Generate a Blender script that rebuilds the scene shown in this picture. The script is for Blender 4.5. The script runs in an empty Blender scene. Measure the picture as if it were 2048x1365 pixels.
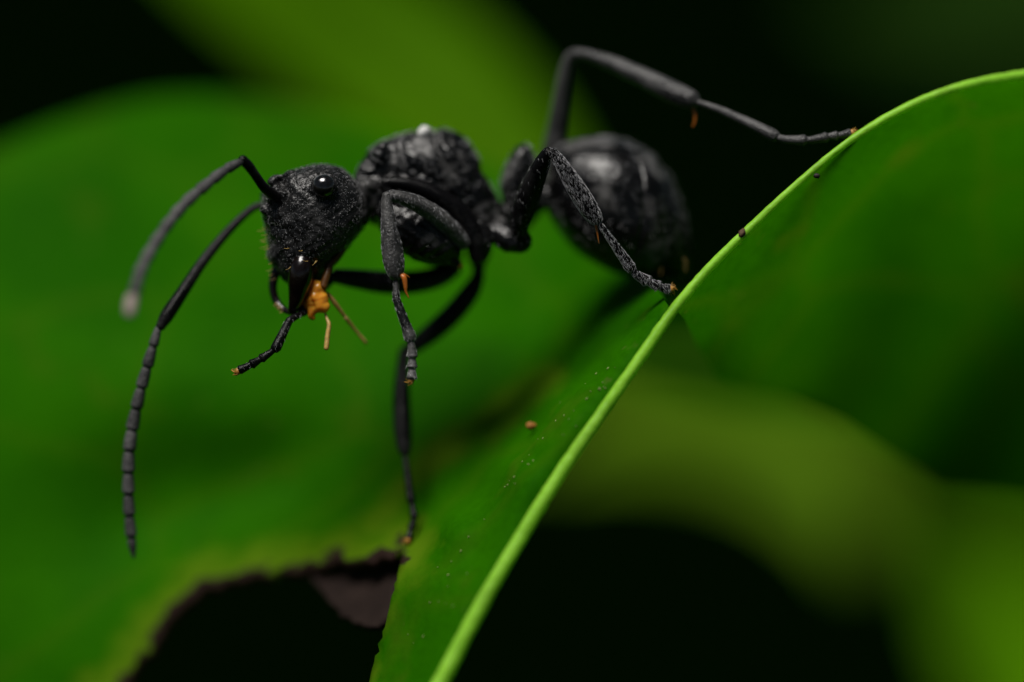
import bpy, math, random
import numpy as np
from mathutils import Vector, Matrix, geometry

random.seed(7); rng = np.random.default_rng(7)
scene = bpy.context.scene
col = scene.collection

# 1 Blender unit = 1 cm (the ant is 8 mm long); shapes are laid out in millimetres
scene.unit_settings.system = 'METRIC'
scene.unit_settings.scale_length = 0.01
MM = 0.1

# ------------------------------------------------------------------ camera
PITCH = math.radians(22.0)          # the lens looks down on the leaf
DIST = 150.0                        # mm from lens to the plane of focus
PXMM = 107.2                        # photograph pixels per mm in that plane
FOCUS = Vector((0, 0, 32.0))        # point in focus, 32 cm above the soil
right = Vector((1, 0, 0)); up = Vector((0, math.sin(PITCH), math.cos(PITCH))); back = right.cross(up)
R3 = Matrix((right, up, back)).transposed()
RN = np.array([list(r) for r in R3]); FN = np.array(FOCUS)

cam_d = bpy.data.cameras.new('camera'); cam = bpy.data.objects.new('camera', cam_d); col.objects.link(cam)
cam.matrix_world = Matrix.Translation(FOCUS + back * (DIST * MM)) @ R3.to_4x4()
cam_d.sensor_width = 36.0; cam_d.lens = 36.0 * DIST / (2048 / PXMM)
cam_d.clip_start = 0.5; cam_d.clip_end = 20000
cam_d.dof.use_dof = True; cam_d.dof.focus_distance = (DIST + 0.05) * MM
APERTURE = 15.0                     # mm, diameter of the opening
cam_d.dof.aperture_fstop = cam_d.lens * 1e-3 / (APERTURE * MM)
scene.camera = cam

# ------------------------------------------------------------------ light
L = Vector((-0.22, 0.865, 0.45)).normalized()      # towards the light, seen from the camera
Lw = R3 @ L
elev = math.asin(Lw.z); azim = math.atan2(Lw.x, Lw.y)
world = bpy.data.worlds.new('World'); scene.world = world; world.use_nodes = True
wn = world.node_tree; bg = wn.nodes['Background']
sky = wn.nodes.new('ShaderNodeTexSky'); sky.sky_type = 'NISHITA'; sky.sun_disc = False
sky.sun_elevation = elev; sky.sun_rotation = azim
wn.links.new(sky.outputs[0], bg.inputs[0]); bg.inputs[1].default_value = 0.05
sun_d = bpy.data.lights.new('sun', 'SUN'); sun_d.energy = 5.0; sun_d.angle = math.radians(30.0); sun_d.color = (1.0, 0.96, 0.9)
sun = bpy.data.objects.new('sun', sun_d); col.objects.link(sun)
sun.rotation_euler = Lw.to_track_quat('Z', 'Y').to_euler(); sun.location = (0, -20, 80)
vs = scene.view_settings; vs.view_transform = 'Standard'; vs.look = 'None'; vs.gamma = 1; vs.use_curve_mapping = False
vs.exposure = -0.3
scene.cycles.use_denoising = True
scene.cycles.max_bounces = 8

# ------------------------------------------------------------------ helpers
def P(px, py, d=0.0):
    """photograph pixel + depth behind the plane of focus (mm) -> mm, camera-aligned axes"""
    s = (DIST + d) / DIST / PXMM
    return np.array([(px - 1024) * s, -(py - 682.5) * s, -d])
def W(v):
    """mm camera-aligned -> world units"""
    return (np.asarray(v) * MM) @ RN.T + FN
def pix(v):
    """mm camera-aligned -> pixel"""
    s = (DIST - v[:, 2]) / DIST / PXMM
    return v[:, 0] / s + 1024, 682.5 - v[:, 1] / s

def link(name, me, mat, parent=None, smooth=True):
    o = bpy.data.objects.new(name, me); col.objects.link(o)
    if mat: me.materials.append(mat)
    if smooth and len(me.polygons): me.polygons.foreach_set('use_smooth', [True] * len(me.polygons))
    if parent: o.parent = parent
    return o
def origin_of(o):
    p = np.zeros(3)
    while o is not None:
        p = p + np.array(o.location); o = o.parent
    return p
def mesh_obj(name, v, f, mat, parent=None, smooth=True, at=None):
    """v in mm; becomes ONE mesh object; `at` (mm) is its origin when top-level"""
    w = W(v)
    org = origin_of(parent) if parent else (W(np.array([at]))[0] if at is not None else w.mean(0))
    me = bpy.data.meshes.new(name); me.from_pydata((w - org).tolist(), [], [list(map(int, q)) for q in f]); me.update()
    o = link(name, me, mat, parent, smooth)
    if not parent: o.location = org
    return o
def empty(name, at, label, cat, group=None):
    o = bpy.data.objects.new(name, None); col.objects.link(o); o.location = W(np.array([at]))[0]; o.empty_display_size = .05
    return tag(o, label, cat, group)
def tag(o, label, cat, group=None):
    o['label'] = label; o['category'] = cat
    if group: o['group'] = group
    return o

def spline(pts, n=8):
    p = np.array(pts, float); out = []
    q = np.vstack([2 * p[0] - p[1], p, 2 * p[-1] - p[-2]])
    for i in range(1, len(q) - 2):
        a, b, c, e = q[i - 1:i + 3]
        for t in np.linspace(0, 1, n, endpoint=False):
            out.append(.5 * (2 * b + (c - a) * t + (2 * a - 5 * b + 4 * c - e) * t * t + (3 * b - a - 3 * c + e) * t ** 3))
    out.append(p[-1]); return np.array(out)
def tube(path, seg=12, n=6, flat=1.0, raw=False):
    """path of (px, py, depth, radius px) -> verts mm, faces"""
    s = np.array(path, float) if raw else spline(path, n)
    c = np.array([P(*q[:3]) for q in s]); r = np.maximum(s[:, 3], .3) / PXMM
    t = np.gradient(c, axis=0); t /= np.linalg.norm(t, axis=1)[:, None] + 1e-12
    nrm = np.cross(t[0], [0, 0, 1.0]); 
    if np.linalg.norm(nrm) < .1: nrm = np.cross(t[0], [0, 1.0, 0])
    v, f = [], []
    for i in range(len(c)):
        nrm = nrm - t[i] * nrm.dot(t[i]); nrm /= np.linalg.norm(nrm); b = np.cross(t[i], nrm)
        for k in range(seg):
            a = 2 * math.pi * k / seg
            v.append(c[i] + r[i] * (math.cos(a) * nrm + flat * math.sin(a) * b))
    m = len(c)
    for i in range(m - 1):
        for k in range(seg):
            k2 = (k + 1) % seg
            f.append((i * seg + k, i * seg + k2, (i + 1) * seg + k2, (i + 1) * seg + k))
    v += [c[0] - t[0] * r[0] * .5, c[-1] + t[-1] * r[-1] * .5]
    for k in range(seg):
        k2 = (k + 1) % seg
        f.append((m * seg, k2, k)); f.append((m * seg + 1, (m - 1) * seg + k, (m - 1) * seg + k2))
    return np.array(v), f
def loft(rows, axis, expo=2.2, seg=36, n=6):
    """rows of (station, lo, hi, half depth px, depth mm): a closed body traced row by row"""
    s = spline(rows, n); v, f = [], []
    for st, lo, hi, hd, d in s:
        cc, hh = (lo + hi) / 2, max((hi - lo) / 2, 1)
        for k in range(seg):
            a = 2 * math.pi * k / seg; ca, sa = math.cos(a), math.sin(a)
            x = cc + hh * math.copysign(abs(ca) ** (2 / expo), ca)
            dd = d - max(hd, 1) / PXMM * math.copysign(abs(sa) ** (2 / expo), sa)
            # depth thickness without perspective so the outline stays put
            q = P(x, st, d) if axis == 'y' else P(st, x, d)
            v.append(q + np.array([0, 0, d - dd]))
    m = len(s)
    for i in range(m - 1):
        for k in range(seg):
            k2 = (k + 1) % seg; f.append((i * seg + k, i * seg + k2, (i + 1) * seg + k2, (i + 1) * seg + k))
    f.append(tuple(range(seg))); f.append(tuple(range((m - 1) * seg, m * seg)))
    return np.array(v), f
def ellipsoid(px, py, d, rx, ry, rz, rot=0.0, nu=20, nv=12):
    c = P(px, py, d); v, f = [], []; cr, sr = math.cos(rot), math.sin(rot)
    for j in range(nv + 1):
        th = math.pi * j / nv
        for i in range(nu):
            a = 2 * math.pi * i / nu
            x, y, z = rx * math.sin(th) * math.cos(a), ry * math.cos(th), rz * math.sin(th) * math.sin(a)
            v.append(c + np.array([x * cr - y * sr, x * sr + y * cr, z]) / PXMM)
    for j in range(nv):
        for i in range(nu):
            i2 = (i + 1) % nu; f.append((j * nu + i, j * nu + i2, (j + 1) * nu + i2, (j + 1) * nu + i))
    return np.array(v), f
def join(parts):
    V, F, o = [], [], 0
    for v, f in parts:
        V.append(v); F += [tuple(i + o for i in q) for q in f]; o += len(v)
    return np.vstack(V), F
def fuse(parts, voxel, smooth=4):
    """one continuous skin round overlapping pieces (mm)"""
    v, f = join(parts)
    me = bpy.data.meshes.new('tmp'); me.from_pydata(v.tolist(), [], f); me.update()
    import bmesh
    bm = bmesh.new(); bm.from_mesh(me); bmesh.ops.recalc_face_normals(bm, faces=bm.faces); bm.to_mesh(me); bm.free()
    o = bpy.data.objects.new('tmp', me); col.objects.link(o)
    m = o.modifiers.new('r', 'REMESH'); m.mode = 'VOXEL'; m.voxel_size = voxel
    if smooth:
        s = o.modifiers.new('s', 'SMOOTH'); s.factor = .5; s.iterations = smooth
    dg = bpy.context.evaluated_depsgraph_get(); ev = o.evaluated_get(dg); me2 = ev.to_mesh()
    nv = len(me2.vertices); a = np.empty(nv * 3); me2.vertices.foreach_get('co', a)
    nn = np.empty(nv * 3); me2.vertices.foreach_get('normal', nn)
    faces = [tuple(p.vertices) for p in me2.polygons]
    ev.to_mesh_clear(); bpy.data.objects.remove(o); bpy.data.meshes.remove(me)
    return a.reshape(-1, 3), nn.reshape(-1, 3), faces
def seg_dist(x, y, line):
    best = np.full(len(x), 1e9)
    for (x0, y0), (x1, y1) in zip(line[:-1], line[1:]):
        dx, dy = x1 - x0, y1 - y0; t = np.clip(((x - x0) * dx + (y - y0) * dy) / (dx * dx + dy * dy + 1e-9), 0, 1)
        best = np.minimum(best, np.hypot(x - x0 - t * dx, y - y0 - t * dy))
    return best

# ------------------------------------------------------------------ materials
def mat(name):
    m = bpy.data.materials.new(name); m.use_nodes = True
    nt = m.node_tree; return m, nt, nt.nodes['Principled BSDF'], nt.nodes, nt.links
def noise(N, Lk, scale, detail=4, rough=.55, coord=None):
    n = N.new('ShaderNodeTexNoise'); n.inputs['Scale'].default_value = scale; n.inputs['Detail'].default_value = detail; n.inputs['Roughness'].default_value = rough
    if coord is None:
        tc = N.new('ShaderNodeTexCoord'); coord = tc.outputs['Object']
    Lk.new(coord, n.inputs['Vector']); return n.outputs['Fac']
def ramp(N, Lk, src, stops):
    r = N.new('ShaderNodeValToRGB'); e = r.color_ramp.elements
    while len(e) < len(stops): e.new(.5)
    for i, (p, c) in enumerate(stops): e[i].position = p; e[i].color = (*c, 1) if len(c) == 3 else c
    Lk.new(src, r.inputs[0]); return r.outputs[0]
def mixc(N, Lk, fac, a, b, mode='MIX'):
    m = N.new('ShaderNodeMix'); m.data_type = 'RGBA'; m.blend_type = mode; m.clamp_factor = True
    for sock, val in ((0, fac), (6, a), (7, b)):
        if isinstance(val, (int, float)): m.inputs[sock].default_value = val
        elif isinstance(val, tuple): m.inputs[sock].default_value = (*val, 1)
        else: Lk.new(val, m.inputs[sock])
    return m.outputs[2]
def bump(N, Lk, src, strength, dist, prev=None):
    b = N.new('ShaderNodeBump'); b.inputs['Strength'].default_value = strength; b.inputs['Distance'].default_value = dist
    Lk.new(src, b.inputs['Height'])
    if prev is not None: Lk.new(prev, b.inputs['Normal'])
    return b.outputs[0]

def cuticle(name, dust=.5, rough=(.32, .6), tint=(.0028, .0028, .003), grain=170, spec=.28, pile_highlight=False, lo=.47, hi=.66, mid=.35, fb=.45):
    m, nt, bs, N, K = mat(name)
    big = noise(N, K, 13.0, 5, .6); fine = noise(N, K, grain, 3, .6)
    patch = ramp(N, K, big, [(lo, (0, 0, 0)), (hi, (1, 1, 1))])  # grey patches: pubescence, also standing in for cloudy highlights
    grey = mixc(N, K, fine, (.02, .02, .022), (.20, .195, .19))
    if pile_highlight:
        at = N.new('ShaderNodeAttribute'); at.attribute_name = 'pile_highlight'
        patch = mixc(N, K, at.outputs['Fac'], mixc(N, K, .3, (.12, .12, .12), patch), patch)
    f = N.new('ShaderNodeMath'); f.operation = 'MULTIPLY'; K.new(patch, f.inputs[0]); f.inputs[1].default_value = dust
    K.new(mixc(N, K, f.outputs[0], tint, grey), bs.inputs['Base Color'])
    rr = N.new('ShaderNodeMapRange'); K.new(patch, rr.inputs[0]); rr.inputs[3].default_value = rough[0]; rr.inputs[4].default_value = rough[1]
    K.new(rr.outputs[0], bs.inputs['Roughness'])
    bs.inputs['Specular IOR Level'].default_value = spec
    b2 = N.new('ShaderNodeBump'); b2.inputs['Distance'].default_value = .005; b2.inputs['Strength'].default_value = fb; K.new(fine, b2.inputs['Height'])
    b1 = N.new('ShaderNodeBump'); b1.inputs['Distance'].default_value = .012; b1.inputs['Strength'].default_value = mid; K.new(noise(N, K, 34, 4), b1.inputs['Height'])
    if pile_highlight:
        sk = N.new('ShaderNodeAttribute'); sk.attribute_name = 'grit'
        for b_, k_ in ((b2, fb), (b1, mid)):
            mu = N.new('ShaderNodeMath'); mu.operation = 'MULTIPLY'; K.new(sk.outputs['Fac'], mu.inputs[0]); mu.inputs[1].default_value = k_; K.new(mu.outputs[0], b_.inputs['Strength'])
    K.new(b1.outputs[0], b2.inputs['Normal']); K.new(b2.outputs[0], bs.inputs['Normal'])
    return m
def plain(name, c, rough=.4, spec=.5, sss=0.0, grain=120, var=.5, coat=0.0):
    m, nt, bs, N, K = mat(name)
    n = noise(N, K, grain, 3)
    K.new(mixc(N, K, n, tuple(x * (1 - var) for x in c), tuple(min(1, x * (1 + var)) for x in c)), bs.inputs['Base Color'])
    bs.inputs['Roughness'].default_value = rough; bs.inputs['Specular IOR Level'].default_value = spec
    if sss:
        bs.inputs['Subsurface Weight'].default_value = sss; bs.inputs['Subsurface Radius'].default_value = (.02, .008, .003); bs.inputs['Subsurface Scale'].default_value = 1.0
    if coat: bs.inputs['Coat Weight'].default_value = coat; bs.inputs['Coat Roughness'].default_value = .06
    K.new(bump(N, K, n, .2, .003), bs.inputs['Normal'])
    return m
M_BODY = cuticle('black_cuticle', .75, (.22, .42), pile_highlight=True, lo=.52, hi=.66, spec=.36, mid=.65)
M_LEG = cuticle('leg_cuticle', .14, (.25, .45), (.003, .0028, .0031), 260, .16, fb=.3, mid=.15)
M_LEG_HAIR_SHEEN = cuticle('hair_sheen_leg_cuticle', .8, (.25, .42), (.009, .009, .0095), 230, .42, lo=.36, hi=.62, fb=.5, mid=.3)  # paler copy of the leg skin: fine hair plus painted sheen
M_ANT = cuticle('antenna_cuticle', .75, (.4, .55), (.02, .02, .022), 230, .35, lo=.34, hi=.6, fb=.5)
M_EYE = plain('eye_gloss', (.006, .005, .005), .07, .6, coat=1.0, grain=300)
M_MAND = plain('mandible_gloss', (.005, .0025, .002), .2, .5, coat=.3)
M_AMBER = plain('amber_mouthparts', (.62, .25, .02), .22, .5, .7, grain=14, var=.6)
M_PALP = plain('straw_palp', (.42, .27, .08), .4, .4, .4)
M_SPUR = plain('amber_spur', (.42, .12, .015), .3, .5, .3)
M_CLAW = plain('straw_claw', (.42, .19, .035), .4, .4, .2)
M_HAIR = plain('silver_hair', (.30, .30, .312), .35, .6, grain=20, var=.35)
M_HAIR2 = plain('silver_leg_hair', (.45, .45, .47), .35, .6, grain=20, var=.35)
M_SETA = plain('golden_seta', (.5, .33, .10), .35, .5)
M_PALE_LUMP = plain('pale_lump', (.72, .70, .66), .5, .4)

def leaf_mat(name, c1, c2, vein=None, rough=.55, spec=.012, trans=.45, scale=3.0, chew_lit_band=False, speck=0.0):
    m, nt, bs, N, K = mat(name)
    tc = N.new('ShaderNodeTexCoord'); co = tc.outputs['Object']
    a = noise(N, K, scale, 4, .55, co); b = noise(N, K, 60, 3, .6, co)
    c = mixc(N, K, ramp(N, K, a, [(.35, (0, 0, 0)), (.68, (1, 1, 1))]), c1, c2)
    c = mixc(N, K, .35, c, mixc(N, K, b, tuple(x * .6 for x in c1), tuple(x * 1.5 for x in c2)))
    if speck:
        s = noise(N, K, 22, 2, .5, co); sp = noise(N, K, 7, 2, .5, co)
        c = mixc(N, K, ramp(N, K, sp, [(.62, (0, 0, 0)), (.74, (.4,) * 3)]), c, (.09, .17, .008))
        vo = N.new('ShaderNodeTexVoronoi'); vo.feature = 'DISTANCE_TO_EDGE'; vo.inputs['Scale'].default_value = 2.6; vo.inputs['Randomness'].default_value = .8
        wv = N.new('ShaderNodeVectorMath'); wv.operation = 'ADD'; K.new(co, wv.inputs[0]); K.new(mixc(N, K, .12, (0, 0, 0), a), wv.inputs[1]); K.new(wv.outputs[0], vo.inputs['Vector'])
        c = mixc(N, K, ramp(N, K, vo.outputs['Distance'], [(.0, (.28,) * 3), (.07, (0, 0, 0))]), c, (.07, .19, .004))
        c = mixc(N, K, ramp(N, K, s, [(.70, (0, 0, 0)), (.80, (speck,) * 3)]), c, (.12, .17, .03))
    if chew_lit_band:
        at = N.new('ShaderNodeAttribute'); at.attribute_name = 'chew_lit_band'
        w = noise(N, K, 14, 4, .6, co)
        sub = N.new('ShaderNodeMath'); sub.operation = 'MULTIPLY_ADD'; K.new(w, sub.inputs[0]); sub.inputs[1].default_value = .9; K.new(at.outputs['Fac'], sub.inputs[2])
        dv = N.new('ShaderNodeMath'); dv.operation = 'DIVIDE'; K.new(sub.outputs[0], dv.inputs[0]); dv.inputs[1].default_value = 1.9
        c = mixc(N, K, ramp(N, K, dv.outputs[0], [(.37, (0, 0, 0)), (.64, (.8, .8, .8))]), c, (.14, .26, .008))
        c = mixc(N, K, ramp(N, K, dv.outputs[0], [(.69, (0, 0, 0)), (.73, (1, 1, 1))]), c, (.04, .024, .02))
    K.new(c, bs.inputs['Base Color']); bs.inputs['Roughness'].default_value = rough; bs.inputs['Specular IOR Level'].default_value = spec
    K.new(bump(N, K, b, .25, .004, bump(N, K, a, .2, .03)), bs.inputs['Normal'])
    tr = N.new('ShaderNodeBsdfTranslucent'); K.new(mixc(N, K, 1.0, c, (1.8, 1.7, 1.0), 'MULTIPLY'), tr.inputs['Color'])
    ms = N.new('ShaderNodeMixShader'); ms.inputs[0].default_value = trans
    K.new(bs.outputs[0], ms.inputs[1]); K.new(tr.outputs[0], ms.inputs[2])
    K.new(ms.outputs[0], N['Material Output'].inputs['Surface'])
    return m
M_LEAF = leaf_mat('leaf_blade', (.012, .112, .0001), (.034, .20, .0001), chew_lit_band=True, speck=.6)
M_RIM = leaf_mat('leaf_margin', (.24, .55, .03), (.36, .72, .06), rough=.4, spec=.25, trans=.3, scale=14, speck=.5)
M_YEL = leaf_mat('yellow_green_leaf', (.06, .19, .0002), (.09, .25, .0003))
M_LIME = leaf_mat('lime_leaf', (.09, .29, .0003), (.13, .38, .0004))
M_OLIVE = leaf_mat('olive_leaf', (.12, .27, .004), (.17, .34, .016))
M_DIM = leaf_mat('dim_leaf', (.012, .045, .004), (.02, .06, .008))  # dark base colour stands in for weak light far back
M_VEIN = leaf_mat('leaf_vein', (.08, .17, .01), (.12, .22, .02))
M_DEAD = plain('withered_tissue', (.018, .0115, .0095), .85, .1, grain=9, var=.95)

# ------------------------------------------------------------------ ground
m, nt, bs, N, K = mat('falloff_dark_soil')  # darker than real soil, standing in for light falloff behind
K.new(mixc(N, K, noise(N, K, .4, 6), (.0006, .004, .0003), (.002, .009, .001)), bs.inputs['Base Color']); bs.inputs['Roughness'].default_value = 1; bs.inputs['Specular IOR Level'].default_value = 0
g = 60; gv, gf = [], []
for j in range(g + 1):
    for i in range(g + 1):
        x, y = ((i / g) * 2 - 1), ((j / g) * 2 - 1)
        x, y = math.copysign(abs(x) ** 3, x) * 9000, math.copysign(abs(y) ** 3, y) * 9000
        gv.append((x, y, rng.normal(0, .35)))
for j in range(g):
    for i in range(g): gf.append((j * (g + 1) + i, j * (g + 1) + i + 1, (j + 1) * (g + 1) + i + 1, (j + 1) * (g + 1) + i))
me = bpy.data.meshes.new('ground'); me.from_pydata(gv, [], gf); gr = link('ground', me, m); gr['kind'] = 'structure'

# ------------------------------------------------------------------ unseen canopy added to shade the soil behind and cut the sky light
added_shade_shrub = bpy.data.objects.new('added_shade_shrub', None); col.objects.link(added_shade_shrub); added_shade_shrub.location = (30, 85, 0)
tag(added_shade_shrub, 'unseen leafy canopy added to shade the soil and cut the sky light', 'added_shade_shrub')
lv, lf = [], []; n_leaf = 0; LWN = np.array(Lw); camp = np.array(cam.location)
while n_leaf < 5200:
    p = np.array([rng.uniform(-110, 110), rng.uniform(-110, 150), rng.uniform(6, 78)])
    rad = math.hypot(p[0], p[1] - 10)
    if p[2] < (48 if rad < 85 else 8): continue
    if p[1] > 0 and p[2] < 48: continue                       # open under the crown behind, where the lens looks
    q = p - FN; t_ = q @ LWN
    if np.linalg.norm(q - t_ * LWN) < 9 + .24 * max(t_, 0): continue      # the gap the light falls through
    n_leaf += 1
    ax = rng.normal(0, 1, 3); ax[2] *= .3; ax /= np.linalg.norm(ax); sd = np.cross(ax, [0, 0, 1]) ; sd /= np.linalg.norm(sd); sd = sd + np.array([0, 0, rng.normal(0, .3)])
    ln, wd, b0 = rng.uniform(5, 9), rng.uniform(1.6, 2.6), len(lv)
    for u, w in ((0, .1), (.3, .9), (.6, 1.0), (.85, .5), (1, .02)):
        c = p + ax * ln * (u - .5) - np.array([0, 0, 2.0 * (u - .4) ** 2])
        lv += [c - sd * wd * w + np.array([0, 0, .3 * w]), c, c + sd * wd * w + np.array([0, 0, .3 * w])]
    for k in range(4):
        q = b0 + 3 * k; lf += [(q, q + 1, q + 4, q + 3), (q + 1, q + 2, q + 5, q + 4)]
M_SHADE_SHRUB = leaf_mat('shade_shrub_foliage', (.02, .06, .006), (.035, .085, .01), trans=.15)
me = bpy.data.meshes.new('shade_crown'); me.from_pydata((np.array(lv) - np.array(added_shade_shrub.location)).tolist(), [], lf); cr = link('shade_crown', me, M_SHADE_SHRUB, added_shade_shrub); cr['kind'] = 'stuff'
tv, tf = [], []
for path in ([(30, 85, -1, 2.6), (31, 84, 20, 2.2), (28, 83, 40, 1.8), (20, 78, 58, .8)], [(29, 84, 34, 1.6), (10, 70, 48, 1.0), (-25, 55, 58, .4)], [(30, 84, 30, 1.6), (50, 90, 48, 1.0), (62, 110, 60, .4)], [(29, 83, 38, 1.4), (28, 55, 52, .8), (20, 25, 60, .3)]):
    b0 = len(tv); sp = spline(path, 5)
    for q in sp:
        for k in range(8): tv.append((q[0] + q[3] * math.cos(k * math.pi / 4), q[1] + q[3] * math.sin(k * math.pi / 4), q[2]))
    for i in range(len(sp) - 1):
        for k in range(8): tf.append((b0 + i * 8 + k, b0 + i * 8 + (k + 1) % 8, b0 + (i + 1) * 8 + (k + 1) % 8, b0 + (i + 1) * 8 + k))
me = bpy.data.meshes.new('shade_trunk'); me.from_pydata((np.array(tv) - np.array(added_shade_shrub.location)).tolist(), [], tf); link('shade_trunk', me, plain('bark', (.06, .04, .025), .9, .2, grain=2), added_shade_shrub)

# ------------------------------------------------------------------ the big leaf the ant walks on
def tps(ctrl, reg=.02):
    c = np.array(ctrl, float); xy = c[:, :2] / 100; z = c[:, 2]; n = len(c)
    def U(r): return np.where(r > 1e-9, r * r * np.log(r + 1e-12), 0)
    A = np.zeros((n + 3, n + 3)); A[:n, :n] = U(np.linalg.norm(xy[:, None] - xy[None], axis=2)) + reg * np.eye(n)
    A[:n, n] = 1; A[:n, n + 1:] = xy; A[n, :n] = 1; A[n + 1:, :n] = xy.T
    w = np.linalg.solve(A, np.concatenate([z, np.zeros(3)]))
    def f(p):
        p = np.asarray(p, float) / 100
        return U(np.linalg.norm(p[:, None] - xy[None], axis=2)) @ w[:n] + w[n] + p @ w[n + 1:]
    return f
def sheet(name, outline, zf, step, material, parent, thick, chew_line=None, chew_w=60):
    out = np.array(outline, float); n = len(out)
    lo, hi = out.min(0), out.max(0)
    gx, gy = np.meshgrid(np.arange(lo[0], hi[0], step), np.arange(lo[1], hi[1], step))
    g = np.stack([gx.ravel(), gy.ravel()], 1) + rng.uniform(-.2, .2, (gx.size, 2)) * step
    x, y = g[:, 0], g[:, 1]; ins = np.zeros(len(g), bool)
    for i in range(n):
        (x0, y0), (x1, y1) = out[i], out[(i + 1) % n]
        cr = (y0 > y) != (y1 > y); ins ^= cr & (x < (x1 - x0) * (y - y0) / (y1 - y0 + 1e-12) + x0)
    ins &= seg_dist(x, y, list(map(tuple, out)) + [tuple(out[0])]) > step * .45
    g = g[ins]; pts = np.vstack([out, g])
    res = geometry.delaunay_2d_cdt([Vector(p) for p in pts], [(i, (i + 1) % n) for i in range(n)], [list(range(n))], 1, 1e-4)
    v2 = np.array([list(q) for q in res[0]]); f = [list(q) for q in res[2]]
    z = zf(v2); v = np.array([P(a, b, d) for (a, b), d in zip(v2, z)])
    o = mesh_obj(name, v, f, material, parent)
    import bmesh
    bm = bmesh.new(); bm.from_mesh(o.data); bm.normal_update()
    tot = sum((q.normal for q in bm.faces), Vector())
    if tot.dot(back) < 0: bmesh.ops.reverse_faces(bm, faces=bm.faces)
    bm.to_mesh(o.data); bm.free(); o.data.polygons.foreach_set('use_smooth', [True] * len(o.data.polygons))
    if chew_line is not None:
        at = o.data.attributes.new('chew_lit_band', 'FLOAT', 'POINT')
        cv = np.clip(1 - seg_dist(v2[:, 0], v2[:, 1], chew_line) / chew_w, 0, 1)
        yb = .66 * np.exp(-(seg_dist(v2[:, 0], v2[:, 1], [(1100, 755), (980, 830), (880, 905), (800, 985), (740, 1060)]) / 42) ** 2)  # yellow-green band paints the lit ridge of the fold
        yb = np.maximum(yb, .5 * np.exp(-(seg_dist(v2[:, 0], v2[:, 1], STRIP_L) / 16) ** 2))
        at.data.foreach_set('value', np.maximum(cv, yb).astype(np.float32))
    if thick:
        s = o.modifiers.new('thickness', 'SOLIDIFY'); s.thickness = thick * MM; s.offset = -1
    return o

RIM = [(760, 1580, -2.1, 24), (820, 1475, -1.9, 23), (888, 1352, -1.6, 22), (960, 1215, -1.35, 21), (1040, 1078, -1.1, 19.5), (1120, 948, -.85, 18), (1200, 832, -.65, 16.5),
       (1280, 717, -.45, 15.5), (1350, 617, -.25, 14), (1420, 535, -.1, 12.5), (1500, 456, 0, 11), (1600, 363, .15, 9.5), (1700, 282, .3, 10), (1800, 221, .5, 11),
       (1900, 180, .75, 12), (2000, 157, 1.0, 13), (2110, 144, 1.3, 13), (2260, 138, 1.8, 13)]
RIM = [(a, b, c, e * .74) for a, b, c, e in RIM]
rim_s = spline(RIM, 10)
leaf = empty('leaf', P(820, 1475, -1.5), 'broad green leaf with pale curved edge and chewed brown lower side, carrying the ant', 'leaf')
CHEW = [(120, 1580), (190, 1450), (250, 1365), (300, 1305), (345, 1240), (385, 1195), (430, 1172), (480, 1160), (540, 1150), (600, 1142), (650, 1126), (700, 1128), (745, 1122), (785, 1104), (806, 1088)]
cs = spline(CHEW, 5); cs[1:-1] += rng.normal(0, 3, (len(cs) - 2, 2)) + 4 * np.stack([np.sin(np.arange(len(cs) - 2) * .9), np.cos(np.arange(len(cs) - 2) * 1.3)], 1)
STRIP_L = [(806, 1088), (800, 1130), (786, 1180), (772, 1240), (755, 1300), (738, 1365), (715, 1440), (660, 1580)]
ss = spline(STRIP_L, 5)[1:]; ss[:-1] += rng.normal(0, 1.5, (len(ss) - 1, 2))
TOP = [(1338, 618), (1315, 575), (1280, 515), (1200, 440), (1000, 345), (800, 270), (650, 222), (450, 192), (250, 207), (0, 292), (-150, 375), (-320, 500), (-420, 800), (-380, 1200), (-250, 1580)]
rim_low = [q for q in rim_s if q[0] <= 1346]
outline = [(q[0] - 3, q[1] - 2) for q in rim_low] + [tuple(q) for q in spline(TOP, 4)] + [tuple(q) for q in cs] + [tuple(q) for q in ss]
outline = [(float(a), float(b)) for a, b in outline]
ctrl = [(q[0], q[1], q[2]) for q in RIM if q[0] < 1360] + [
    (850, 1250, -.55), (800, 1250, .0), (772, 1240, .25), (738, 1365, .1), (805, 1130, .6), (900, 1050, .1), (982, 1000, .15), (950, 1100, -.45), (1022, 932, .15), (1079, 876, .15), (1119, 819, .2), (1164, 771, .3), (1224, 698, .4), (1300, 628, .5),
    (1058, 846, 2.2), (1000, 905, 2.1), (940, 967, 1.9), (870, 1030, 1.7), (1140, 750, 2.2), (1195, 685, 2.2), (1280, 600, 2.0),
    (1060, 760, 3.9), (970, 825, 3.9), (890, 890, 3.5), (810, 972, 3.0), (730, 1045, 2.9),
    (1000, 690, 4.9), (800, 800, 4.5), (700, 900, 4.4), (500, 830, 4.6), (600, 980, 4.5), (450, 1010, 4.7), (300, 1050, 4.8), (400, 1180, 3.3), (620, 1110, 3.0), (806, 1085, 1.6), (250, 1365, 3.1), (120, 1580, 3.0), (100, 1200, 4.3), (0, 1000, 5), (250, 850, 4.8), (300, 720, 5.1), (600, 650, 5.6), (900, 550, 6.4), (1150, 560, 5.6), (1330, 540, 3.2),
    (1315, 575, 1.9),
    (0, 290, 9), (250, 205, 9.6), (450, 190, 10), (650, 220, 10), (800, 280, 9.5), (1000, 345, 8.4), (1200, 440, 6.4), (300, 450, 7.6), (-300, 500, 8.6), (-300, 1200, 5), (600, 420, 7.8)]
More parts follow.
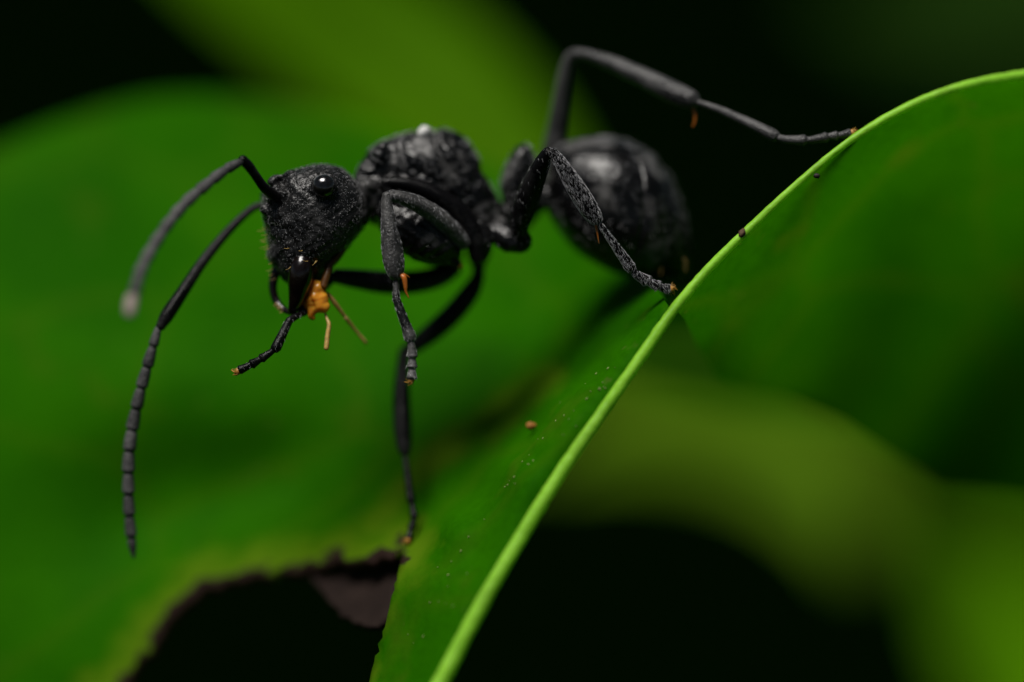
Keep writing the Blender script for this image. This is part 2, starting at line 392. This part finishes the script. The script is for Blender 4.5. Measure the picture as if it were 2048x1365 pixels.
def hug(f, off):
    '''leaf depth that settles onto the pale edge where it meets it'''
    def g_(p):
        p = np.asarray(p, float); d = f(p); k = np.linalg.norm(p[:, None] - rim_s[None, :, :2], axis=2); i = k.argmin(1); w = np.exp(-(k.min(1) / 38) ** 2)
        return (1 - w) * d + w * (rim_s[i, 2] + off)
    return g_
blade_depth = hug(tps(ctrl), .07)
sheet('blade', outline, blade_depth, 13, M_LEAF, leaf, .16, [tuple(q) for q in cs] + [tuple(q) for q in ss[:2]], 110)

# the far side of the same leaf, curling down and away beyond the pale edge
rim_up = [q for q in rim_s if q[1] < 625]
out2 = [(q[0] + 2, q[1] + 3) for q in rim_up] + [(2330, 500), (2330, 900), (2200, 1010), (2050, 1010), (1900, 985), (1790, 930), (1680, 850), (1570, 800), (1500, 782), (1435, 750), (1395, 695), (1370, 640)]
def far_depth(p):
    '''the half beyond the edge hangs down and back, lit through from above'''
    o = np.argsort(rim_s[:, 0]); ry = np.interp(p[:, 0], rim_s[o, 0], rim_s[o, 1]); rd = np.interp(p[:, 0], rim_s[o, 0], rim_s[o, 2])
    v_ = np.clip(p[:, 1] - ry, 0, None) / PXMM
    return rd + .03 + 9.0 * (1 - np.exp(-v_ / 4.6)) + .12 * np.sin(p[:, 0] / 70 + v_) * np.clip(v_, 0, 1)
sheet('far_blade', out2, far_depth, 15, M_LEAF, leaf, 0)
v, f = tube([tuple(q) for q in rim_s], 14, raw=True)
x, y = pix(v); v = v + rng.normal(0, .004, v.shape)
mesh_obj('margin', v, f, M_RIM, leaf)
flap_o = spline([(600, 1140), (655, 1120), (720, 1124), (785, 1100), (812, 1086), (803, 1130), (792, 1175), (778, 1222), (748, 1246), (712, 1243), (680, 1222), (640, 1180)], 4)[:-1]
flap_o = flap_o + rng.normal(0, 5, flap_o.shape)
sheet('withered_flap', [tuple(map(float, q)) for q in flap_o], tps([(600, 1140, 3.1), (812, 1086, 1.75), (778, 1230, .9), (700, 1235, 1.6), (640, 1180, 2.4), (720, 1160, 2.3), (720, 1124, 2.9)]), 9, M_DEAD, leaf, .12)

# ------------------------------------------------------------------ leaves behind
def back_leaf(axis, width, material, label, roll=0.0, fold=.25, name='leaf'):
    """axis of (px, py, depth) from stalk to tip, width px: blade with two halves and a midrib"""
    s = spline(axis, 8); n = len(s); c = np.array([P(*q) for q in s]); t = np.gradient(c, axis=0); t /= np.linalg.norm(t, axis=1)[:, None]
    root = empty(name, c[0], label, 'leaf', None)
    v, f = [], []; m = 13
    for i in range(n):
        u = i / (n - 1); w = width / PXMM * (max(math.sin(math.pi * min(1, u * .93 + .07)), 0) ** .6) * .5 * (DIST - c[i][2]) / DIST
        side = np.cross(t[i], [0, 0, 1.0]); side /= np.linalg.norm(side); nor = np.cross(side, t[i])
        if side[1] < 0: side = -side
        sd = side * math.cos(roll) + np.array([0, 0, -1.0]) * math.sin(roll); nn = np.cross(sd, t[i]); nn /= np.linalg.norm(nn)
        if nn[2] < 0: nn = -nn
        for k in range(m):
            a = (k / (m - 1)) * 2 - 1
            v.append(c[i] + sd * a * w + nn * w * (fold * abs(a) - .15 * a * a + .03 * math.sin(9 * u + 3 * a)))
    for i in range(n - 1):
        for k in range(m - 1): f.append((i * m + k, i * m + k + 1, (i + 1) * m + k + 1, (i + 1) * m + k))
    o = mesh_obj('blade', np.array(v), f, material, root)
    path = [(q[0], q[1], q[2] - .05, (10 + 8 * (1 - i / n))) for i, q in enumerate(s)]
    tv, tf = tube(path, 8, raw=True); mesh_obj('midrib', tv, tf, M_VEIN, root)
    a0, a1 = np.array(axis[0], float), np.array(axis[1], float); e = a0 + (a0 - a1) / np.linalg.norm((a0 - a1)[:2]) * 320
    tv, tf = tube([(*e, 20), (*((a0 + e) / 2 + [0, 25, 0]), 18), (*a0, 16)], 8); mesh_obj('stalk', tv, tf, M_VEIN, root)
    return root
back_leaf([(120, -420, 22), (420, -150, 22), (700, 60, 22), (930, 250, 21), (1080, 420, 20), (1150, 560, 19)], 345, M_YEL, 'blurred yellow-green leaf slanting down behind the ant and above its head', .45)
back_leaf([(1100, 880, 36), (1270, 828, 37), (1450, 838, 38), (1600, 905, 38), (1690, 1005, 37), (1715, 1120, 35)], 235, M_OLIVE, 'blurred olive leaf arching below the far curl of the big leaf', .6)
back_leaf([(2290, 1760, 40), (2180, 1500, 43), (2090, 1330, 46), (2020, 1150, 49), (1960, 980, 52)], 225, M_LIME, 'blurred bright lime leaf beside the tip of the olive leaf', .1)
back_leaf([(2350, 800, 15), (2050, 775, 15), (1800, 750, 14.5), (1550, 725, 14), (1350, 715, 13.5), (1180, 730, 13)], 230, leaf_mat('mid_green_leaf', (.010, .09, .0002), (.02, .13, .0003)), 'blurred mid green leaf lying between the pale leaf edge and the olive leaf', .08)  # slightly darker green than the big leaf
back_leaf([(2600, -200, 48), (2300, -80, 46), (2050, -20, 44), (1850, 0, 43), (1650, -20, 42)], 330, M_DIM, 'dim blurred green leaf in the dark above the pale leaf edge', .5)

# ------------------------------------------------------------------ the ant
ant = empty('ant', P(1030, 620, 1.2), 'black ant with long bent antennae standing on the curled green leaf', 'ant')
HD = .85
head = loft([(329, 628, 655, 14, HD), (335, 604, 681, 45, HD), (347, 575, 697, 64, HD), (362, 549, 712, 78, HD), (386, 527, 728, 88, HD), (414, 523, 736, 91, HD), (447, 527, 735, 90, HD),
             (475, 533, 715, 84, HD), (503, 540, 691, 75, HD), (528, 547, 664, 63, HD), (546, 555, 648, 50, HD), (558, 566, 636, 34, HD)], 'y', 2.3)
TD = 1.75
thorax = loft([(709, 352, 395, 24, 1.3), (720, 326, 425, 48, 1.45), (736, 302, 445, 60, 1.55), (760, 285, 455, 70, 1.65), (800, 270, 465, 77, TD), (850, 260, 470, 79, TD), (890, 258, 478, 77, TD), (925, 272, 488, 73, TD),
               (950, 301, 490, 67, TD), (966, 341, 488, 62, TD), (985, 377, 482, 54, 1.8), (1000, 404, 472, 44, 1.85), (1014, 424, 456, 26, 1.85)], 'x', 2.5)
GD = 2.35
gaster = loft([(1088, 335, 398, 20, GD), (1098, 308, 432, 52, GD), (1120, 292, 467, 80, GD), (1150, 280, 502, 102, GD), (1200, 273, 533, 122, GD), (1250, 279, 552, 126, GD), (1300, 303, 562, 118, GD),
               (1330, 336, 561, 104, GD), (1352, 372, 557, 86, GD), (1367, 412, 551, 64, GD), (1376, 450, 541, 42, GD), (1381, 485, 522, 16, GD)], 'x', 2.05, 48)
node = loft([(289, 1040, 1052, 30, 1.95), (297, 1031, 1062, 46, 1.95), (318, 1018, 1072, 56, 1.95), (345, 1006, 1076, 60, 1.95), (372, 999, 1075, 58, 1.95), (398, 1004, 1072, 52, 1.95), (420, 1012, 1070, 44, 1.95), (436, 1025, 1060, 30, 1.95)], 'y', 2.2)
pieces = [head, thorax, gaster, node,
    tube([(700, 388, 1.0, 24), (718, 385, 1.1, 26), (745, 388, 1.4, 30)]),
    tube([(990, 440, 1.85, 30), (1030, 425, 1.9, 26), (1070, 405, 2.0, 24), (1110, 380, 2.2, 28)]),
    # coxae, near and far
    tube([(775, 415, 1.15, 34), (805, 442, 1.0, 50), (845, 470, .95, 54), (885, 495, 1.0, 42), (912, 512, 1.05, 22)], 18),
    tube([(800, 425, 2.3, 40), (840, 460, 2.4, 56), (880, 495, 2.4, 44), (912, 528, 2.3, 20)], 18),
    tube([(955, 460, 1.2, 30), (958, 490, 1.1, 27), (958, 520, 1.2, 18)]), tube([(955, 460, 2.2, 32), (957, 495, 2.2, 29), (956, 535, 2.1, 14)]),
    tube([(992, 455, 1.3, 24), (1015, 478, 1.15, 27), (1045, 486, 1.1, 21), (1058, 485, 1.1, 15)]), tube([(1000, 455, 2.3, 24), (1035, 450, 2.5, 22), (1070, 425, 2.6, 14)]),
    # frontal lobes round the antenna sockets, cheeks, clypeus, propodeal teeth
    ellipsoid(552, 360, .45, 20, 11, 12, .4), ellipsoid(548, 398, .3, 15, 12, 10, .2), ellipsoid(530, 420, .5, 10, 12, 14), ellipsoid(536, 392, 1.2, 16, 14, 14),
    ellipsoid(556, 500, .75, 22, 34, 46, -.25), ellipsoid(606, 556, .8, 44, 22, 34, -.1), ellipsoid(600, 520, .35, 22, 26, 16, .5), ellipsoid(578, 348, .5, 14, 8, 14, .3), ellipsoid(648, 374, .02, 29, 28, 9),
    tube([(1000, 440, 1.35, 8), (1008, 436, 1.25, 3)]), ellipsoid(735, 372, 1.0, 22, 13, 12, -.1), ellipsoid(760, 310, 1.05, 18, 30, 16, -.4)]
bv, bn, bf = fuse(pieces, .026, 5)
x, y = pix(bv); disp = np.zeros(len(bv))
for line, w, a in [([(868, 255), (872, 290), (890, 325), (915, 355), (935, 400), (950, 440)], 7, -.07), ([(800, 300), (815, 335), (850, 350), (890, 370)], 8, -.05), ([(800, 345), (830, 362), (870, 380), (895, 392)], 9, -.06),
                   ([(735, 320), (770, 345), (800, 345)], 9, -.07), ([(725, 352), (770, 352)], 6, -.045), ([(905, 400), (925, 430), (935, 470)], 8, -.06), ([(960, 345), (945, 380), (960, 420), (990, 440)], 9, -.045),
                   ([(1262, 276), (1285, 350), (1290, 430), (1275, 500), (1240, 556)], 4, -.03), ([(1322, 318), (1340, 400), (1335, 480), (1310, 560)], 4, -.025), ([(1035, 310), (1022, 345), (1015, 372)], 9, .03),
                   ([(545, 452), (575, 462), (592, 500)], 5, -.04), ([(560, 360), (575, 385), (560, 412)], 9, -.11), ([(600, 545), (640, 520), (670, 505)], 5, -.035)]:
    disp += a * np.exp(-(seg_dist(x, y, line) / w) ** 2)
gz = x > 1085
disp += np.where(gz, 0, 1) * .012 * (np.sin(bv[:, 0] * 21 + 2 * np.sin(bv[:, 1] * 9)) * np.sin(bv[:, 1] * 18 + 1.5 * np.sin(bv[:, 2] * 8)))
bv = bv + bn * disp[:, None]
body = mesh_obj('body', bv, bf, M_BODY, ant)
at = body.data.attributes.new('grit', 'FLOAT', 'POINT'); at.data.foreach_set('value', np.interp(x, [715, 745, 1075, 1100], [1.0, .55, .5, .34]).astype(np.float32))
at = body.data.attributes.new('pile_highlight', 'FLOAT', 'POINT'); at.data.foreach_set('value', np.clip((x - 715) / 30, 0, 1).astype(np.float32) * np.clip(1.5 - (y - 300) / 190, .12, 1).astype(np.float32))  # pile kept to upper sides, where it doubles as painted highlight
for d, px, py in ((-.01, 648, 373), (1.72, 655, 371)):
    v, f = ellipsoid(px, py, d, 23.5, 23.5, 20, 0, 28, 18); mesh_obj('eye', v, f, M_EYE, body)

def tuft(tip, ang, parent, n=2, ln=16, w=2.2, mat_=None):
    """a pair of small hooked claws and the pale pad between them at the end of a foot"""
    px, py, d = tip; parts = []
    for k in range(n):
        a = ang + (k - (n - 1) / 2) * .7
        parts.append(tube([(px, py, d, w * 1.3), (px + ln * .55 * math.cos(a), py + ln * .55 * math.sin(a), d - .03 + .06 * k, w), (px + ln * math.cos(a + .5), py + ln * math.sin(a + .5), d + .03 + .04 * k, .5)], 6, 5))
    parts.append(ellipsoid(px + 3 * math.cos(ang), py + 3 * math.sin(ang), d, 8.5, 7.0, 7.0, -ang, 10, 8))
    for k in range(12):
        a = ang + rng.normal(0, .8); l = ln * rng.uniform(.5, .95)
        parts.append(tube([(px, py, d, .9), (px + l * math.cos(a), py + l * math.sin(a), d + rng.normal(0, .06), .3)], 4, 2))
    v, f = join(parts); return mesh_obj('claw', v, f, M_CLAW, parent)
def spike(path, parent, name='spur', m_=None):
    v, f = tube(path, 8); return mesh_obj(name, v, f, m_ or M_SPUR, parent)

def tarsus(path, joints):
    """foot segments, each flaring to its end; joints = number of segments"""
    p = spline(path, 8); L_ = np.concatenate([[0], np.cumsum(np.linalg.norm(np.diff(p[:, :2], axis=0), axis=1))]); out = []
    cut = np.cumsum([0] + joints) / sum(joints) * L_[-1]
    for a, b in zip(cut[:-1], cut[1:]):
        st = []
        for u, k in ((0, .62), (.3, .78), (.75, .95), (.93, 1.12), (1.0, .98)):
            q = [np.interp(a + (b - a) * u, L_, p[:, j]) for j in range(4)]; q[3] *= k; st.append(q)
        out.append(tube(st, 12, raw=True))
    return out
HAIRY = []
def leg(segs, foot, joints, claw_ang, spur=None, hair=0, claw_ln=16, k=1.0, keep=None, skin=None):
    segs = [[(a, b, c, e * k) for a, b, c, e in s_] for s_ in segs]; foot = [(a, b, c, e * .98) for a, b, c, e in foot]
    parts = [tube(s_, 16) for s_ in segs] + tarsus(foot, joints)
    v, nn, f = fuse(parts, .017, 1)
    o = mesh_obj('leg', v, f, skin or M_LEG, ant)
    if spur:
        for s in spur: spike(s, o)
    tuft(foot[-1][:3], claw_ang, o, ln=claw_ln)
    if hair: HAIRY.append((o, v, nn, f, hair, keep))
    return o
# near foreleg: thigh from the long hip back to the knee, shin straight down, foot raised off the leaf
leg([[(930, 490, .9, 14), (905, 462, .7, 16.5), (870, 430, .45, 17), (830, 406, .2, 15), (800, 395, .05, 12), (780, 391, .0, 11)],
     [(774, 387, -.02, 9), (774, 410, -.03, 10.5), (777, 445, -.04, 14), (783, 490, -.05, 19), (788, 525, -.05, 19.5), (792, 548, -.05, 15), (793, 557, -.05, 11)]],
    [(792, 560, -.05, 10), (791, 592, -.08, 11), (803, 628, -.1, 10), (818, 668, -.1, 12), (823, 690, -.1, 11), (824, 720, -.1, 11), (824, 740, -.1, 11), (823, 758, -.12, 11)], [5.6, 1.5, .9, 1.0], 1.9,
    [[(801, 550, -.12, 4), (808, 556, -.15, 5.5), (811, 572, -.15, 4.5), (812, 584, -.15, 2.5), (818, 597, -.15, .8)], [(803, 545, -.1, 1.2), (812, 550, -.12, .9), (820, 556, -.12, .4)]], 520, 16, 1.1, None, M_LEG_HAIR_SHEEN)
# far foreleg, bent back under the head, its foot drawn through the mouth
leg([[(912, 532, 2.2, 18), (880, 552, 2.1, 22), (830, 564, 1.9, 24), (770, 565, 1.7, 24), (710, 558, 1.45, 20), (668, 552, 1.25, 15)],
     [(664, 550, 1.2, 14), (640, 575, 1.1, 16), (618, 605, .8, 15), (604, 625, .55, 11)]],
    [(604, 626, .5, 11), (590, 637, .35, 12), (574, 644, .25, 10), (563, 660, .2, 10.5), (559, 684, .15, 11), (550, 698, .1, 10), (533, 711, .08, 9), (512, 724, .05, 10), (492, 735, .0, 10), (478, 741, 0, 9)], [4.8, 1.5, 1.1, 1.3], 2.35, None, 160)
# far middle leg
leg([[(957, 535, 2.1, 12), (955, 555, 2.1, 14), (940, 585, 2.1, 20), (905, 628, 2.15, 22), (865, 664, 2.2, 21), (828, 692, 2.25, 17), (812, 704, 2.25, 14)],
     [(810, 700, 2.25, 13), (806, 730, 2.15, 14), (803, 790, 2.0, 18), (805, 850, 1.85, 19), (808, 890, 1.75, 16), (810, 908, 1.7, 11)]],
    [(810, 908, 1.7, 9), (815, 950, 1.6, 9), (822, 1000, 1.45, 9), (828, 1032, 1.35, 9), (822, 1060, 1.3, 8.5), (817, 1078, 1.25, 8)], [5, 1.5, 1.2, 1], 1.8, None, 0)
# near middle leg, folded up along the flank
leg([[(958, 520, 1.05, 17), (950, 478, .95, 20), (925, 430, .9, 20), (885, 398, .85, 18), (840, 376, .8, 16), (795, 366, .75, 13), (765, 366, .75, 11)],
     [(765, 368, .75, 11), (790, 400, .75, 12), (830, 440, .7, 14), (868, 478, .7, 14)]],
    [(868, 478, .7, 10), (890, 505, .8, 10), (905, 520, .9, 9), (915, 528, 1.0, 9)], [3, 1, 1], .8, None, 0)
# near hind leg
leg([[(1052, 485, 1.0, 15), (1040, 462, .9, 17), (1045, 430, .75, 23), (1060, 385, .5, 24), (1078, 340, .2, 19), (1093, 310, .02, 13), (1101, 302, -.05, 10)],
     [(1102, 302, -.05, 9.5), (1120, 325, -.05, 13), (1145, 365, -.04, 18), (1168, 402, -.02, 19.5), (1186, 430, 0, 17), (1196, 445, .0, 11)]],
    [(1198, 446, 0, 9), (1222, 480, .03, 10), (1250, 520, .06, 11), (1268, 545, .1, 11), (1290, 560, .12, 11), (1312, 571, .14, 11), (1328, 577, .15, 11), (1338, 579, .17, 10)], [5.6, 1.9, 1.2, 1.1], .0,
    [[(1188, 437, .05, 3), (1193, 458, .05, 2.2), (1198, 487, .05, .7)]], 1400, 18, 1.0, lambda x_, y_: np.where(x_ > 1098, 1.0, .06))
# far hind leg, arched over the gaster to the pale edge
leg([[(1070, 425, 2.6, 14), (1085, 380, 2.75, 18), (1105, 300, 2.7, 21), (1118, 220, 2.5, 17), (1130, 150, 2.25, 14.5), (1140, 117, 2.1, 13), (1152, 106, 2.0, 11)],
     [(1148, 108, 2.0, 12), (1175, 110, 1.9, 12), (1225, 128, 1.7, 16), (1290, 157, 1.45, 20), (1350, 186, 1.2, 22), (1385, 200, 1.05, 18), (1394, 203, 1.0, 11)]],
    [(1394, 204, 1.0, 10), (1440, 220, .85, 11), (1500, 247, .65, 12), (1545, 270, .5, 12), (1566, 279, .45, 11), (1620, 280, .4, 10.5), (1662, 273, .4, 10), (1680, 271, .4, 9.5), (1702, 266, .38, 9)], [8.0, 2.7, 2.0, .9, 1.3], -.2,
    [[(1384, 212, 1.1, 4), (1390, 230, 1.1, 3.2), (1389, 245, 1.1, 2.4), (1385, 254, 1.1, 1.2)]], 0, 16, 1.04, None, M_LEG_HAIR_SHEEN)

# antennae: long first joint, then a whip of beads
def antenna(scape, whip, beads, hair):
    whip = [(a, b, c, e * .97) for a, b, c, e in whip]; p = spline(whip, 10); L_ = np.concatenate([[0], np.cumsum(np.linalg.norm(np.diff(p[:, :2], axis=0), axis=1))]); parts = []
    cut = np.linspace(0, L_[-1], beads + 1)
    for i, (a, b) in enumerate(zip(cut[:-1], cut[1:])):
        st = []
        last = i == beads - 1
        for u, k in ((0, .66), (.12, .88), (.5, 1.0), (.88, 1.06), (1.0, .76)):
            q = [np.interp(a + (b - a) * u, L_, p[:, j]) for j in range(4)]; q[3] *= k * ((1 - .55 * u ** 2) if last else 1); st.append(q)
        parts.append(tube(st, 14, raw=True))
    v, nn, f = fuse([tube(scape, 14), ellipsoid(*scape[-1][:3], scape[-1][3] * 1.05, scape[-1][3] * 1.05, scape[-1][3])], .017, 2); o = mesh_obj('antenna', v, f, M_LEG, ant)
    v, nn, f = fuse(parts, .016, 1); w = mesh_obj('funiculus', v, f, M_ANT, o)
    if hair: HAIRY.append((o, v, nn, f, hair, None))
    return o
near_ant = antenna([(560, 400, .3, 10), (543, 388, .1, 11), (527, 374, -.1, 10), (510, 350, -.25, 9.5), (497, 332, -.35, 10.5), (486, 321, -.42, 10)],
        [(484, 323, -.45, 9), (455, 338, -.6, 11), (420, 364, -.85, 12), (375, 403, -1.15, 12.5), (335, 450, -1.5, 12.5), (300, 505, -1.9, 12.5), (277, 555, -2.3, 12.5), (262, 625, -2.9, 11)], 11, 0)
far_ant = antenna([(545, 400, 1.3, 9), (523, 410, 1.3, 8), (500, 421, 1.25, 8), (455, 464, 1.15, 9.5), (405, 525, 1.0, 11), (365, 585, .85, 13), (335, 630, .75, 14.5), (322, 652, .7, 10)],
        [(318, 652, .7, 8), (300, 715, .75, 12), (283, 775, .8, 12.5), (268, 840, .9, 13.5), (259, 900, .95, 13.5), (257, 960, 1.0, 13), (259, 1030, 1.1, 12.5), (264, 1085, 1.2, 11), (268, 1118, 1.25, 6)], 11, 0)
tipv, tipf = tube([(264, 596, -2.68, 12.6), (261, 612, -2.8, 12.4), (259.5, 626, -2.9, 11), (259, 634, -2.95, 6)], 14)
mesh_obj('antenna_tip', tipv, tipf, plain('pale_antenna_tip', (.26, .21, .19), .6, .3), near_ant)['label'] = 'pale pinkish tip of the antenna'

# jaws and mouthparts
for path in ([(606, 508, .4, 16), (604, 534, .32, 24), (600, 560, .36, 25), (596, 586, .42, 20), (590, 608, .45, 14), (582, 627, .5, 7)], [(560, 530, 1.0, 13), (549, 552, .95, 10), (546, 578, .9, 8.5), (553, 603, .85, 8), (566, 618, .75, 7), (582, 627, .6, 5)]):
    v, f = tube(path, 16); mesh_obj('mandible', v, f, M_MAND, body)
mv, mn, mf = fuse([ellipsoid(630, 580, .55, 24, 20, 20, .3), ellipsoid(634, 600, .5, 24, 20, 20), ellipsoid(641, 614, .48, 20, 14, 16, .2), ellipsoid(616, 600, .55, 12, 20, 12), tube([(626, 612, .5, 12), (622, 630, .5, 8), (628, 640, .5, 5)])], .02, 4)
x_, y_ = pix(mv); mv = mv + mn * (.014 * np.sin(mv[:, 0] * 24) * np.sin(mv[:, 1] * 19 + 1) - .012 * np.exp(-(seg_dist(x_, y_, [(612, 606), (640, 602), (660, 592)]) / 3.5) ** 2) - .02 * np.exp(-(seg_dist(x_, y_, [(618, 575), (622, 600), (630, 622)]) / 3) ** 2))[:, None]
lab = mesh_obj('mouthparts', mv, mf, M_AMBER, body); lab['label'] = 'glossy amber mouthparts below the black head'
cheek = fuse([ellipsoid(672, 518, .75, 34, 8, 30, .85), tube([(660, 525, .6, 9), (654, 550, .5, 8), (646, 576, .45, 9)])], .02, 3)[::2]; mesh_obj('throat_membrane', *cheek, plain('dark_amber', (.10, .04, .008), .3, .4, .3), body)
v, f = tube([(650, 626, .5, 2), (654, 638, .45, 3), (658, 650, .4, 4.2), (655, 672, .35, 4.8), (653, 694, .3, 5.2), (652.5, 699, .3, 4.5)], 8); mesh_obj('palp', v, f, M_PALP, body)
v, f = tube([(655, 586, .6, 3), (668, 604, .65, 5), (690, 634, .8, 3.4), (692, 637, .8, 4.4), (712, 662, .95, 3.2), (733, 687, 1.05, 3.4)], 8); mesh_obj('palp', v, f, M_PALP, body)

# short silvery hairs lying on the skin
def hairs(v, nn, f, n, ln, w, flow, keep=None, lift=.25, wild=.45):
    tri = np.array([(q[0], q[i], q[i + 1]) for q in f for i in range(1, len(q) - 1)])
    a, b, c = v[tri[:, 0]], v[tri[:, 1]], v[tri[:, 2]]
    ar = np.linalg.norm(np.cross(b - a, c - a), axis=1)
    vis = nn[tri[:, 0]][:, 2] > -.25; ar = ar * vis
    if keep is not None:
        x_, y_ = pix(a); ar = ar * keep(x_, y_)
    i = rng.choice(len(tri), n, p=ar / ar.sum()); u = rng.random((n, 2)); sw = u.sum(1) > 1; u[sw] = 1 - u[sw]
    p = a[i] + (b[i] - a[i]) * u[:, :1] + (c[i] - a[i]) * u[:, 1:]; nr = nn[tri[i, 0]]
    fl = flow(p) + rng.normal(0, wild, (n, 3)); fl -= nr * (fl * nr).sum(1)[:, None]; fl /= np.linalg.norm(fl, axis=1)[:, None] + 1e-9
    dr = fl + nr * np.abs(rng.normal(lift, .1, n))[:, None]; dr /= np.linalg.norm(dr, axis=1)[:, None]
    s = np.cross(dr, nr); s /= np.linalg.norm(s, axis=1)[:, None] + 1e-9
    l = ln * rng.uniform(.55, 1.2, n)[:, None]
    V = np.stack([p + s * w, p - s * w, p + nr * w * 1.4, p + dr * l], 1).reshape(-1, 3)
    F = []
    for k in range(n):
        o = 4 * k; F += [(o, o + 1, o + 3), (o + 1, o + 2, o + 3), (o + 2, o, o + 3)]
    return V, F
def along(axis):
    ax = np.array([P(*q) for q in axis])
    def fl(p):
        d = np.linalg.norm(p[:, None] - ax[None], axis=2); k = np.clip(d.argmin(1), 0, len(ax) - 2); t = ax[k + 1] - ax[k]
        return t / (np.linalg.norm(t, axis=1)[:, None] + 1e-9)
    return fl
def blotch(x_, y_): return np.clip(.5 + 1.6 * np.sin(x_ / 17 + 2 * np.sin(y_ / 23)) * np.sin(y_ / 15 + 1.7 * np.sin(x_ / 31 + 1)), .04, 1)
def down(p): return np.tile([.25, -1.0, 0.1], (len(p), 1))
def aft(p): return np.tile([1.0, -.55, 0.0], (len(p), 1))
V, F = join([hairs(bv, bn, bf, 2600, .035, .0024, down, lambda x_, y_: ((x_ < 725) & (y_ < 545)).astype(float)),
             hairs(bv, bn, bf, 1500, .08, .003, aft, lambda x_, y_: ((x_ > 735) & (x_ < 1085)) * np.clip(1.25 - (y_ - 260) / 170, .03, 1) * blotch(x_, y_)),
             hairs(bv, bn, bf, 700, .09, .003, aft, lambda x_, y_: (x_ > 1088) * np.clip(1.2 - (y_ - 270) / 240, .03, 1) * blotch(x_, y_))])
h = mesh_obj('pubescence', V, F, M_HAIR, body, smooth=False); h['kind'] = 'stuff'
for o, v, nn, f, n, kp in HAIRY:
    c = v.mean(0); V, F = hairs(v, nn, f, n, .075, .0022, down, kp, lift=.1, wild=.25); h = mesh_obj('pubescence', V, F, M_HAIR2, o, smooth=False); h['kind'] = 'stuff'
# stiff golden bristles on the face, jaws and the tail end
st = []
def bristle(px, py, d, ang, ln, w=1.0): st.append(tube([(px, py, d, w), (px + ln * .5 * math.cos(ang), py + ln * .5 * math.sin(ang), d - .02, w * .7), (px + ln * math.cos(ang + .2), py + ln * math.sin(ang + .2), d - .03, .25)], 4, 3))
for k in range(16): bristle(530 + k * 1.4 + rng.normal(0, 2), 455 + k * 7 + rng.normal(0, 3), .7 + rng.normal(0, .15), math.pi - .35 + rng.normal(0, .25), rng.uniform(8, 18), .8)
for k in range(8): bristle(552 + k * 3, 606 + k * 2.2, .7, 2.2 + rng.normal(0, .3), rng.uniform(8, 15), .9)
for k in range(6): bristle(570 + rng.uniform(0, 80), 450 + rng.uniform(0, 90), .0, 2.4 + rng.normal(0, .5), rng.uniform(7, 12), .55)
for k in range(9): bristle(1330 + rng.uniform(-60, 40), 515 + rng.uniform(-25, 25), 1.45 + rng.uniform(0, .5), .9 + rng.normal(0, .5), rng.uniform(8, 16), .6)
V, F = join(st); h = mesh_obj('bristles', V, F, M_SETA, body); h['kind'] = 'stuff'

# ------------------------------------------------------------------ crumbs on the leaf
def crumb(px, py, d, r, material, label, cat='speck'):
    v, f = ellipsoid(px, py, d, r * 1.2, r * .8, r * .8, rng.uniform(0, 3), 10, 7); v = v + rng.normal(0, r * .12 / PXMM, v.shape)
    return tag(mesh_obj('crumb', v, f, material), label, cat)
crumb(1062, 852, .9, 9.5, plain('rust_crumb', (.32, .13, .025), .6, .3), 'tiny rust-brown crumb lying in the dark fold of the leaf', 'crumb')
crumb(848, 264, 1.35, 13, M_PALE_LUMP, 'white flake stuck on top of the ant\'s back', 'lump')  # small white lump, paler than the cuticle
crumb(1633, 352, -.02, 6, plain('black_crumb', (.02, .015, .012), .6, .3), 'tiny black crumb under the pale leaf edge', 'crumb')
crumb(1484, 467, -.09, 8, plain('brown_crumb', (.10, .06, .035), .7, .2), 'small brown scab on the pale leaf edge beyond the gaster', 'scab')
# pale flecks of dust strewn over the near strip and the pale edge
zl = blade_depth; st = []
for k in range(46):
    t = rng.random(); i = int(t * 7); line = [(800, 1280), (860, 1180), (930, 1060), (1010, 950), (1080, 875), (1140, 800), (1220, 705), (1320, 615)]
    a, b = np.array(line[min(i, 6)]), np.array(line[min(i + 1, 7)]); q = a + (b - a) * (t * 7 - i) + rng.normal(0, 1, 2) * [9, 9] + np.array([abs(rng.normal(0, 22)), 12])
    d = float(zl(q[None])[0]); rr = rng.uniform(.6, 1.7)
    st.append(ellipsoid(q[0], q[1], d - .01, rr * rng.uniform(1, 2.6), rr, rr, .9 + rng.normal(0, .3), 6, 4))
V, F = join(st); h = mesh_obj('dust_flecks', V, F, plain('dust', (.20, .26, .07), .7, .3), leaf); h['kind'] = 'stuff'
